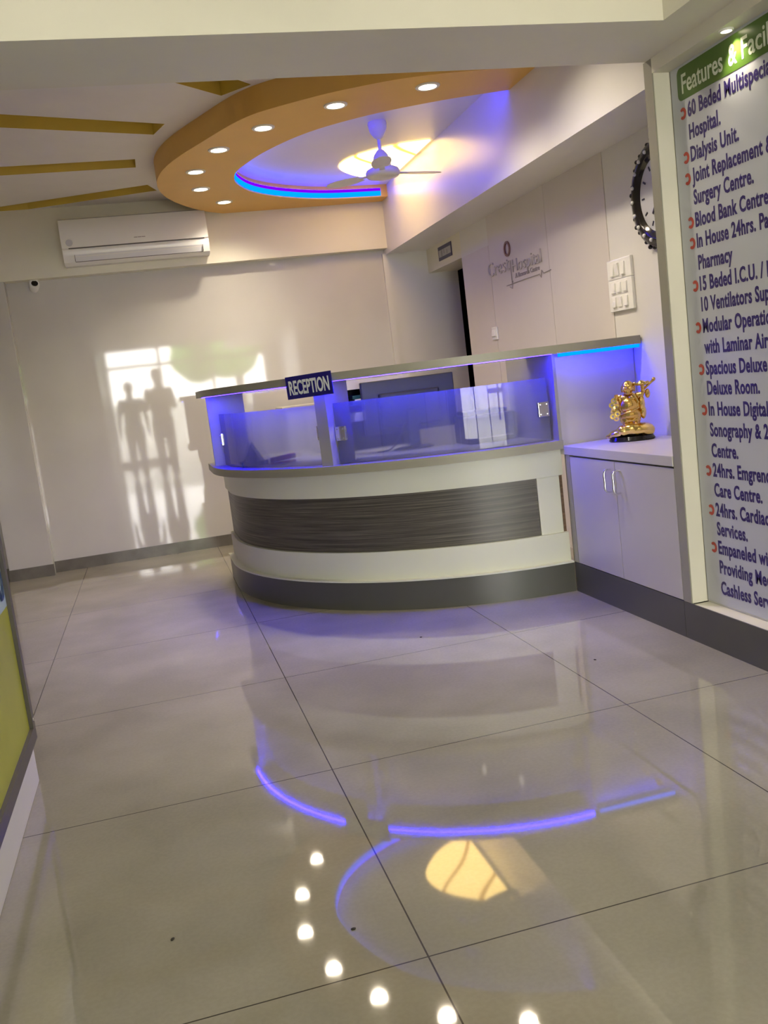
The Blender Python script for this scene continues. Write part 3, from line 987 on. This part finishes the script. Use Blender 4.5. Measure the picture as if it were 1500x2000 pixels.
# ------------------------------------------------------------------ switch plates
sp = empty('switch_board', (XR, 4.265, 1.348), 'large white modular switch board on the wall below the clock', 'switch')
def switch(y, z, on, parent, w=0.034, h=0.062):
    mx = Matrix.Translation((-0.017, y, z)) @ Matrix.Rotation(math.radians(6 if on else -6), 4, 'Y')
    return MB().box(-0.008, 0.006, -w / 2, w / 2, -h / 2, h / 2, 0.002, mx).build('rocker', M['plastic'], parent)
pu = MB().box(-0.017, 0.0, -0.118, 0.118, 0.157, 0.254, 0.004).build('plate', M['plastic'], sp)
pd = MB().box(-0.017, 0.0, -0.118, 0.118, 0.0, 0.156, 0.004).build('plate', M['plastic'], sp)
for yy, on_ in ((0.06, 1), (0.012, 0), (-0.045, 1)):
    switch(yy, 0.204, on_, pu)
for z_ in (0.115, 0.045):
    for yy, on_ in ((0.062, 1), (0.005, z_ > 0.1), (-0.055, 1)):
        switch(yy, z_, on_, pd, 0.036, 0.05)
MB().lathe([(0, 0.003), (0.014, 0.002), (0.016, 0)], 16, Matrix.Translation((-0.0255, 0.062, 0.036)) @ Matrix.Rotation(-PI / 2, 4, 'Y')).build('dimmer_knob', M['plastic_low'], pd)
sw = empty('light_switch', (XR - 0.004, 6.02, 1.326), 'small white single light switch on the wall panel below the lettering', 'switch')
MB().box(-0.012, 0.0, -0.045, 0.045, 0.0, 0.085, 0.003).build('plate', M['plastic'], sw)
MB().box(-0.006, 0.004, -0.028, 0.028, -0.022, 0.022, 0.002, Matrix.Translation((-0.014, 0.003, 0.045)) @ Matrix.Rotation(0.12, 4, 'Y')).build('rocker', M['plastic'], sw)

# ------------------------------------------------------------------ small blue door sign
ds = empty('door_sign', (XR, 6.90, 2.004), 'small dark blue door sign with a pale strip above the doorway', 'sign')
MB().box(-0.006, -0.0005, -0.156, 0.156, 0.0, 0.103).build('sign_plate', mat('navy_sign', (0.035, 0.03, 0.10), 0.35, vary=0), ds)
MB().box(-0.0066, -0.006, -0.142, 0.142, 0.024, 0.076).build('pale_strip', mat('grey_strip', (0.40, 0.40, 0.43), 0.4, vary=0), ds)
for yy0, yy1, zz0, zz1 in ((0.068, 0.074, 0.026, 0.074), (0.010, 0.013, 0.04, 0.074), (-0.06, -0.057, 0.03, 0.06)):
    MB().box(-0.0072, -0.0066, yy0, yy1, zz0, zz1).build('stroke', M['signblue'], ds)

# ------------------------------------------------------------------ raised hospital lettering on the wall
LX = XR - 0.0045
lt = empty('wall_lettering', (LX, 5.57, 1.66), 'raised silver hospital name with a maroon ring on the wall panel', 'lettering')
K = []
K.append(text_mesh('name_word', 'Crest', M['silver'], ON_RIGHT(LX - 0.004, 6.04, 1.742), size=0.135, width=0.375, bold=-0.001, extrude=0.004))
K.append(text_mesh('name_word', 'Hospital', M['silver'], ON_RIGHT(LX - 0.004, 5.615, 1.722), size=0.115, width=0.44, bold=-0.001, extrude=0.004))
K.append(text_mesh('tagline', 'A Multi Care Centre'.replace('Multi Care', 'Research'), M['silver_edge'], ON_RIGHT(LX - 0.002, 5.585, 1.682), size=0.042, width=0.37, extrude=0.002))
mb = MB()
mb.tube([(LX - 0.003, 5.645, 1.655), (LX - 0.003, 5.645, 1.80)], 0.003, 6).tube([(LX - 0.003, 5.74, 1.652), (LX - 0.003, 5.60, 1.655), (LX - 0.003, 5.30, 1.657), (LX - 0.003, 5.22, 1.657), (LX - 0.003, 5.20, 1.635), (LX - 0.003, 5.185, 1.675), (LX - 0.003, 5.16, 1.655), (LX - 0.003, 5.06, 1.66)], 0.0028, 6)
mb.tube([(LX - 0.003, 5.69, 1.64), (LX - 0.003, 5.65, 1.625), (LX - 0.003, 5.63, 1.67)], 0.0025, 6)
K.append(mb.build('pulse_line', M['silver_edge']))
rr = MB().lathe([(0.034, 0), (0.048, 0), (0.048, 0.008), (0.034, 0.008), (0.034, 0)], 32, Matrix.Translation((LX, 5.675, 1.877)) @ Matrix.Rotation(-PI / 2, 4, 'Y')).build('ring', M['brownring'], smooth=40)
rr['label'] = 'maroon ring above the letters'
K.append(rr)
adopt(lt, *K)

# ------------------------------------------------------------------ golden laughing figurine
st = empty('golden_figurine', (2.195, 3.965, 0.727), 'shiny golden laughing figurine on a black plinth in the lit niche', 'figurine')
st.rotation_euler = (0, 0, math.radians(-34))
MB().lathe([(0, 0), (0.092, 0), (0.096, 0.006), (0.088, 0.022), (0, 0.024)], 36, Matrix.Translation((0.0, 0.0, 0)) @ Matrix.Diagonal((1.12, 0.72, 1, 1))).build('plinth', M['blackgloss'], st, 40)
mb = MB()
mb.ball((0.015, 0, 0.045), (0.085, 0.058, 0.030)).ball((0.055, 0.0, 0.042), (0.046, 0.045, 0.030)).ball((-0.055, -0.01, 0.036), (0.042, 0.04, 0.018)).ball((-0.085, -0.006, 0.028), (0.028, 0.025, 0.010)).ball((0.0, -0.028, 0.05), (0.05, 0.032, 0.026)).ball((-0.03, -0.03, 0.046), (0.03, 0.03, 0.022), (0, 0.5, 0))
bmesh.ops.transform(mb.bm, matrix=Matrix.Translation((0, 0, -0.006)) @ Matrix.Diagonal((1.08, 1.1, 1.2, 1)), verts=mb.bm.verts)
mb.build('ingot_base', M['gold'], st, remesh=0.003)
mb = MB()
# feet, robe skirt, legs
mb.ball((-0.022, -0.022, 0.080), (0.014, 0.024, 0.009)).ball((0.026, -0.020, 0.081), (0.014, 0.024, 0.009))
mb.ball((-0.020, -0.006, 0.098), (0.022, 0.024, 0.028)).ball((0.024, -0.004, 0.100), (0.024, 0.025, 0.030))
mb.ball((0.002, 0.0, 0.122), (0.054, 0.038, 0.034)).ball((0.0, 0.004, 0.098), (0.050, 0.032, 0.026))
mb.ball((0.0, -0.006, 0.165), (0.050, 0.044, 0.044))           # belly
mb.ball((0.0, -0.048, 0.160), 0.004)
mb.ball((0.0, 0.006, 0.200), (0.044, 0.030, 0.026))            # chest
mb.ball((-0.018, -0.022, 0.203), (0.017, 0.012, 0.012)).ball((0.018, -0.022, 0.203), (0.017, 0.012, 0.012))
mb.ball((0.0, 0.004, 0.222), (0.020, 0.018, 0.014))
# shoulders and arms: left one bent down to the coin string, right one raised
mb.ball((-0.040, 0.004, 0.205), (0.018, 0.017, 0.018)).ball((0.042, 0.004, 0.208), (0.018, 0.017, 0.018))
mb.tube([(-0.042, 0.002, 0.204), (-0.052, -0.006, 0.190), (-0.058, -0.016, 0.194), (-0.054, -0.026, 0.208)], 0.01, 10, [0.015, 0.013, 0.011, 0.009])
mb.tube([(0.044, 0.002, 0.208), (0.060, 0.0, 0.214), (0.070, -0.004, 0.226), (0.066, -0.010, 0.240)], 0.01, 10, [0.015, 0.014, 0.011, 0.009])
# hands with fingers
for hx, hy, hz, s_ in ((-0.053, -0.028, 0.214, -1), (0.066, -0.012, 0.246, 1)):
    mb.ball((hx, hy, hz), (0.009, 0.007, 0.009))
    for k in range(4):
        mb.tube([(hx + (k - 1.5) * 0.0042, hy - 0.004, hz + 0.004), (hx + (k - 1.5) * 0.0046, hy - 0.008, hz + 0.010), (hx + (k - 1.5) * 0.0046, hy - 0.012, hz + 0.008)], 0.0024, 6)
    mb.tube([(hx + s_ * 0.007, hy, hz), (hx + s_ * 0.011, hy - 0.006, hz + 0.004)], 0.0026, 6)
hb = mb
mb = MB()
# head: bald, broad smiling face, long ears
mb.ball((0.0, -0.004, 0.248), (0.0225, 0.022, 0.025)).ball((0.0, -0.008, 0.238), (0.0225, 0.019, 0.016))
mb.ball((-0.011, -0.021, 0.240), 0.0085).ball((0.011, -0.021, 0.240), 0.0085).ball((0.0, -0.028, 0.2435), (0.0042, 0.0045, 0.0055))
mb.ball((-0.008, -0.0245, 0.2525), (0.006, 0.0028, 0.0018), (0, 0.25, 0)).ball((0.008, -0.0245, 0.2525), (0.006, 0.0028, 0.0018), (0, -0.25, 0))
mb.ball((0.0, -0.0235, 0.2285), (0.009, 0.004, 0.003)).ball((0.0, -0.020, 0.2225), (0.010, 0.007, 0.005))
mb.ball((-0.0235, 0.0, 0.240), (0.004, 0.007, 0.013)).ball((0.0235, 0.0, 0.240), (0.004, 0.007, 0.013))
bmesh.ops.transform(mb.bm, matrix=Matrix.Translation((0, -0.004, 0.222)) @ Matrix.Scale(1.22, 4) @ Matrix.Translation((0, 0, -0.222)), verts=mb.bm.verts)
tmp = bpy.data.meshes.new('head_mesh')
mb.bm.to_mesh(tmp)
mb.bm.free()
mb = hb
mb.bm.from_mesh(tmp)
bpy.data.meshes.remove(tmp)
mb.build('body', M['gold_dull'], st, remesh=0.0022)
mb = MB()
# open robe hanging from the shoulders on both sides
mb.ball((0.056, 0.008, 0.170), (0.016, 0.028, 0.042)).ball((0.060, 0.008, 0.130), (0.015, 0.026, 0.034)).ball((-0.048, 0.012, 0.168), (0.012, 0.026, 0.038)).ball((0.0, 0.026, 0.170), (0.050, 0.018, 0.060)).ball((0.0, 0.022, 0.115), (0.054, 0.022, 0.034))
mb.tube([(-0.044, -0.026, 0.128), (-0.02, -0.045, 0.135), (0.01, -0.046, 0.14), (0.046, -0.026, 0.155)], 0.005, 8)
mb.tube([(0.02, -0.03, 0.222), (0.034, -0.030, 0.20), (0.044, -0.028, 0.175)], 0.006, 8)
mb.build('robe', M['gold'], st, remesh=0.0025)
mb = MB()
for k in range(9):
    mb.lathe([(0.005, -0.003), (0.0135, -0.0035), (0.0135, 0.0035), (0.005, 0.003), (0.005, -0.003)], 14, Matrix.Translation((-0.066 + 0.012 * math.sin(k * 2.4), -0.032 + 0.004 * (k % 3), 0.196 - 0.0105 * k)) @ Euler((PI / 2 + 0.35 * math.sin(k * 1.7), 0.3 * math.cos(k), 0)).to_matrix().to_4x4())
mb.build('coin_string', M['gold'], st, 40)
mb = MB()
mb.ball((0.062, -0.006, 0.262), (0.034, 0.018, 0.010)).ball((0.062, -0.006, 0.268), (0.016, 0.014, 0.010)).ball((0.034, -0.006, 0.264), (0.012, 0.010, 0.008), (0, 0.6, 0)).ball((0.088, -0.006, 0.264), (0.012, 0.010, 0.008), (0, -0.6, 0))
mb.build('gold_ingot', M['gold'], st, remesh=0.0025)
mb = MB().tube([(0.07, 0.0, 0.235), (0.095, 0.0, 0.255), (0.115, 0.0, 0.272)], 0.005, 8, [0.005, 0.006, 0.006]).ball((0.118, 0, 0.276), (0.009, 0.008, 0.010), (0, 0.7, 0))
mb.ball((0.086, 0.004, 0.214), (0.012, 0.012, 0.022))
mb.build('ruyi_staff', M['gold_dull'], st, 0)

# ------------------------------------------------------------------ things on the staff side of the desk
mo = empty('computer_monitor', (1.395, 4.93, 0.757), 'black computer monitor seen from behind over the glass screen', 'monitor')
mo.rotation_euler = (0, 0, math.radians(-3))
MB().box(-0.262, 0.262, -0.018, 0.018, 0.10, 0.392, 0.006).build('display', M['black'], mo)
MB().box(-0.17, 0.17, -0.045, -0.018, 0.13, 0.32, 0.01).build('rear_cover', M['black'], mo)
MB().box(-0.03, 0.03, -0.06, -0.035, 0.01, 0.22, 0.004).build('stand_neck', M['black'], mo)
MB().lathe([(0, 0), (0.115, 0), (0.115, 0.006), (0.09, 0.012), (0, 0.014)], 32, Matrix.Diagonal((1, 0.75, 1, 1))).build('stand_base', M['black'], mo, 40)
MB().tube(catmull([(-0.05, -0.05, 0.15), (-0.09, -0.085, 0.08), (-0.15, -0.10, 0.02), (-0.22, -0.07, 0.012)], 5), 0.004, 6).build('cable', M['black'], mo, 0)

rk = empty('file_rack', (1.275, 5.22, 0.757), 'dark open file rack with papers behind the monitor', 'rack')
MB().box(-0.205, 0.19, -0.12, 0.12, 0.36, 0.41).build('top_board', M['lilacpanel'], rk)
MB().box(-0.205, -0.188, -0.12, 0.12, 0.0, 0.36).box(0.173, 0.19, -0.12, 0.12, 0, 0.36).box(-0.188, 0.173, 0.105, 0.12, 0, 0.36).build('case_sides', M['black'], rk)
MB().box(-0.188, 0.173, -0.11, 0.105, 0.17, 0.18).box(-0.188, 0.173, -0.11, 0.105, 0.262, 0.27).build('shelf', M['black'], rk)
fl = []
for i, (w, z, th, mm) in enumerate(((0.30, 0.27, 0.022, 'bluefile'), (0.28, 0.292, 0.012, 'paper'), (0.31, 0.305, 0.020, 'teal'), (0.30, 0.18, 0.035, 'paper'), (0.29, 0.215, 0.015, 'paper'))):
    f_ = MB().box(-w / 2, w / 2, -0.10, 0.10, 0, th, 0.002).build('file_folder' if mm != 'paper' else 'paper_stack', M[mm])
    f_.location = (1.275 + 0.004 * (i % 3 - 1), 5.215, 0.757 + z)
    fl.append(f_)
tag(fl[0], 'dark blue file folder lying at the bottom of the rack upper shelf', 'folder')
tag(fl[1], 'thin white paper stack between two folders in the file rack', 'papers')
tag(fl[2], 'teal file folder on top in the file rack', 'folder')
tag(fl[3], 'thick white paper stack on the rack lower shelf', 'papers')
tag(fl[4], 'thin white paper stack lying on the thick one in the rack', 'papers')

pr = empty('desk_printer', (1.74, 4.72, 0.757), 'dark boxy machine behind the right end of the frosted screen', 'printer')
MB().box(-0.13, 0.14, -0.11, 0.12, 0.0, 0.15, 0.012).build('body', M['black'], pr)
MB().box(-0.11, 0.12, -0.06, 0.11, 0.15, 0.172, 0.006).build('lid', M['black'], pr)
MB().box(-0.09, 0.10, -0.16, -0.108, 0.03, 0.036, 0.001).build('paper_tray', M['steel'], pr)

pyr = empty('pyramid_ornament', (0.548, 5.30, 0.757), 'dark teal pyramid ornament behind the left frosted screen', 'ornament')
MB().box(-0.075, 0.075, -0.05, 0.05, 0, 0.028, 0.003).build('base', M['teal'], pyr)
mb = MB()
ap = mb.bm.verts.new((0, 0, 0.14))
bs = [mb.bm.verts.new(p_) for p_ in ((-0.055, -0.045, 0.028), (0.055, -0.045, 0.028), (0.055, 0.045, 0.028), (-0.055, 0.045, 0.028))]
mb.bm.faces.new(bs[::-1])
for k in range(4):
    mb.bm.faces.new((bs[k], bs[(k + 1) % 4], ap))
mb.build('pyramid', M['teal'], pyr)
red = empty('desk_stapler', (0.70, 5.20, 0.757), 'blurred crimson stapler shape beside the pyramid ornament', 'stapler')
MB().box(-0.07, 0.07, -0.02, 0.02, 0, 0.012, 0.004).build('base', M['crimson'], red)
MB().box(-0.07, 0.075, -0.017, 0.017, 0.0, 0.028, 0.008, Matrix.Translation((0, 0, 0.016)) @ Matrix.Rotation(-0.07, 4, 'Y')).build('arm', M['crimson'], red)

wc = empty('low_cupboard', (1.46, 7.16, 0), 'low white cupboard against the tiled wall behind the desk', 'cupboard')
MB().box(-0.46, 0.46, -0.16, 0.18, 0.0, 1.0, 0.003).build('body', M['plastic'], wc)
MB().box(-0.475, 0.475, -0.175, 0.185, 1.0, 1.035, 0.004).build('top', M['greypanel'], wc)
for x0, x1 in ((-0.455, -0.003), (0.003, 0.455)):
    MB().box(x0, x1, -0.176, -0.16, 0.08, 0.98, 0.002).build('cupboard_door', M['plastic'], wc)

# dark grit lying on the floor tiles
for i, (x, y) in enumerate(((0.259, 1.832), (-0.121, 1.969), (1.507, 3.144), (1.025, 3.871))):
    g = MB().ball((0, 0, 0.0015), (0.006, 0.004, 0.002), (0, 0, i), 8, 5).build('floor_grit', M['dust'], smooth=0)
    g.location = (x, y, 0)
    tag(g, ['dark speck of grit on the floor below the violet reflection, near the bottom centre', 'leftmost dark speck of grit on the floor', 'dark speck of grit on the floor by the cabinet kickboard', 'dark speck of grit on the floor just in front of the desk'][i], 'grit', 'grit on the floor')

# ------------------------------------------------------------------ outside the entrance (seen only in reflections)
gd = MB().box(-9, 11, -16, -5.2, -0.2, -0.02).build('ground', M['road'])
struct(gd, 'concrete paving outside the entrance')
bw = MB().box(-9, 11, -13.2, -13.0, -0.02, 1.3).build('wall_boundary', M['plaster_out'])
struct(bw, 'white boundary wall outside')
tree = empty('tree', (2.6, -11.5, -0.02), 'leafy green tree outside the entrance', 'tree')
MB().tube([(0, 0, 0), (0.05, 0, 1.2), (0, 0.05, 2.4)], 0.12, 10).build('trunk', M['bark'], tree, 0)
mb = MB()
for k in range(26):
    mb.ball((random.uniform(-1.5, 1.5), random.uniform(-1, 1), random.uniform(2.2, 4.4)), random.uniform(0.4, 0.75), seg=10, rings=7)
mb.build('crown', M['leaf'], tree, 0)


def person(x, y, h, label, shirt, trousers, hold):
    """standing figure facing +y: one continuous remeshed body; shirt, trousers, hair are parts"""
    k = h / 1.75
    root = empty('person', (x, y, 0), label, 'person')
    sc = Matrix.Scale(k, 4)

    def limb(mb_, pts_, rad):
        mb_.tube(pts_, 0.05, 12, rad)
        for p_, r_ in zip(pts_, rad):
            mb_.ball(p_, r_ * 1.0, seg=12, rings=8)
    b_ = MB()
    b_.ball((0, 0.01, 1.64), (0.075, 0.092, 0.112)).ball((0, 0.04, 1.575), (0.055, 0.055, 0.045)).ball((0, 0.105, 1.625), (0.012, 0.016, 0.02))
    b_.ball((-0.078, 0.01, 1.63), (0.012, 0.02, 0.032)).ball((0.078, 0.01, 1.63), (0.012, 0.02, 0.032))
    limb(b_, [(0, -0.005, 1.42), (0, 0.0, 1.56)], [0.062, 0.055])
    b_.ball((0, 0, 1.30), (0.165, 0.10, 0.17)).ball((0, 0, 1.06), (0.145, 0.095, 0.18)).ball((0, -0.005, 0.93), (0.16, 0.105, 0.12))
    hands = []
    for sx in (-1, 1):
        limb(b_, [(sx * 0.085, 0, 0.92), (sx * 0.09, 0.015, 0.50), (sx * 0.09, -0.005, 0.10)], [0.085, 0.056, 0.038])
        b_.ball((sx * 0.095, 0.06, 0.045), (0.045, 0.125, 0.04))
        if hold:
            arm_ = [(sx * 0.175, 0, 1.40), (sx * 0.22, 0.05, 1.13), (sx * 0.07, 0.27, 1.20)]
        else:
            arm_ = [(sx * 0.175, 0, 1.40), (sx * 0.235, -0.02, 1.12), (sx * 0.245, 0.05, 0.86)]
        limb(b_, arm_, [0.052, 0.04, 0.027])
        h_ = Vector(arm_[-1])
        d_ = (h_ - Vector(arm_[1])).normalized()
        b_.ball(h_ + d_ * 0.05, (0.022, 0.03, 0.045))
        for q_ in range(4):
            st_ = h_ + d_ * 0.085 + Vector((0, (q_ - 1.5) * 0.016, 0))
            b_.tube([st_, st_ + d_ * 0.035 + Vector((-sx * 0.006, 0, 0)), st_ + d_ * (0.055 + 0.006 * (q_ in (1, 2))) + Vector((-sx * 0.02, 0, 0))], 0.008, 8)
        b_.tube([h_ + d_ * 0.03 + Vector((-sx * 0.012, 0.02, 0)), h_ + d_ * 0.07 + Vector((-sx * 0.03, 0.035, 0))], 0.009, 8)
    bmesh.ops.transform(b_.bm, matrix=sc, verts=b_.bm.verts)
    b_.build('body', M['skin'], root, remesh=0.011)
    t_ = MB()
    t_.ball((0, 0, 1.30), (0.178, 0.113, 0.18)).ball((0, 0, 1.08), (0.16, 0.11, 0.20)).ball((0, 0, 0.95), (0.168, 0.115, 0.10))
    for sx in (-1, 1):
        e_ = (sx * 0.20, 0.03, 1.24) if hold else (sx * 0.21, -0.012, 1.24)
        limb(t_, [(sx * 0.165, 0, 1.40), e_], [0.062, 0.056])
    bmesh.ops.transform(t_.bm, matrix=sc, verts=t_.bm.verts)
    t_.build('shirt', shirt, root, remesh=0.012)
    p_ = MB()
    p_.ball((0, -0.005, 0.93), (0.166, 0.112, 0.11))
    for sx in (-1, 1):
        limb(p_, [(sx * 0.085, 0, 0.90), (sx * 0.09, 0.012, 0.50), (sx * 0.09, -0.005, 0.09)], [0.095, 0.072, 0.060])
    bmesh.ops.transform(p_.bm, matrix=sc, verts=p_.bm.verts)
    p_.build('trousers', trousers, root, remesh=0.012)
    hr = MB().ball((0, -0.012, 1.675), (0.083, 0.092, 0.09)).ball((0, -0.045, 1.63), (0.078, 0.06, 0.09))
    bmesh.ops.transform(hr.bm, matrix=sc, verts=hr.bm.verts)
    hr.build('hair', M['black'], root, remesh=0.008)


M['skin'] = mat('skin', (0.28, 0.15, 0.09), 0.5, vary=0.03)
M['cloth_dark'] = mat('dark_cloth', (0.03, 0.03, 0.035), 0.9, vary=0.1)
M['cloth_blue'] = mat('blue_cloth', (0.05, 0.16, 0.30), 0.9, vary=0.1)
M['cloth_grey'] = mat('grey_cloth', (0.06, 0.055, 0.05), 0.9, vary=0.1)
person(0.22, -0.45, 1.74, 'person in dark shirt standing behind the camera with both forearms raised', M['cloth_dark'], M['cloth_grey'], True)
person(-0.24, -1.1, 1.60, 'person in blue shirt and grey trousers standing with arms down near the entrance', M['cloth_blue'], M['cloth_grey'], False)
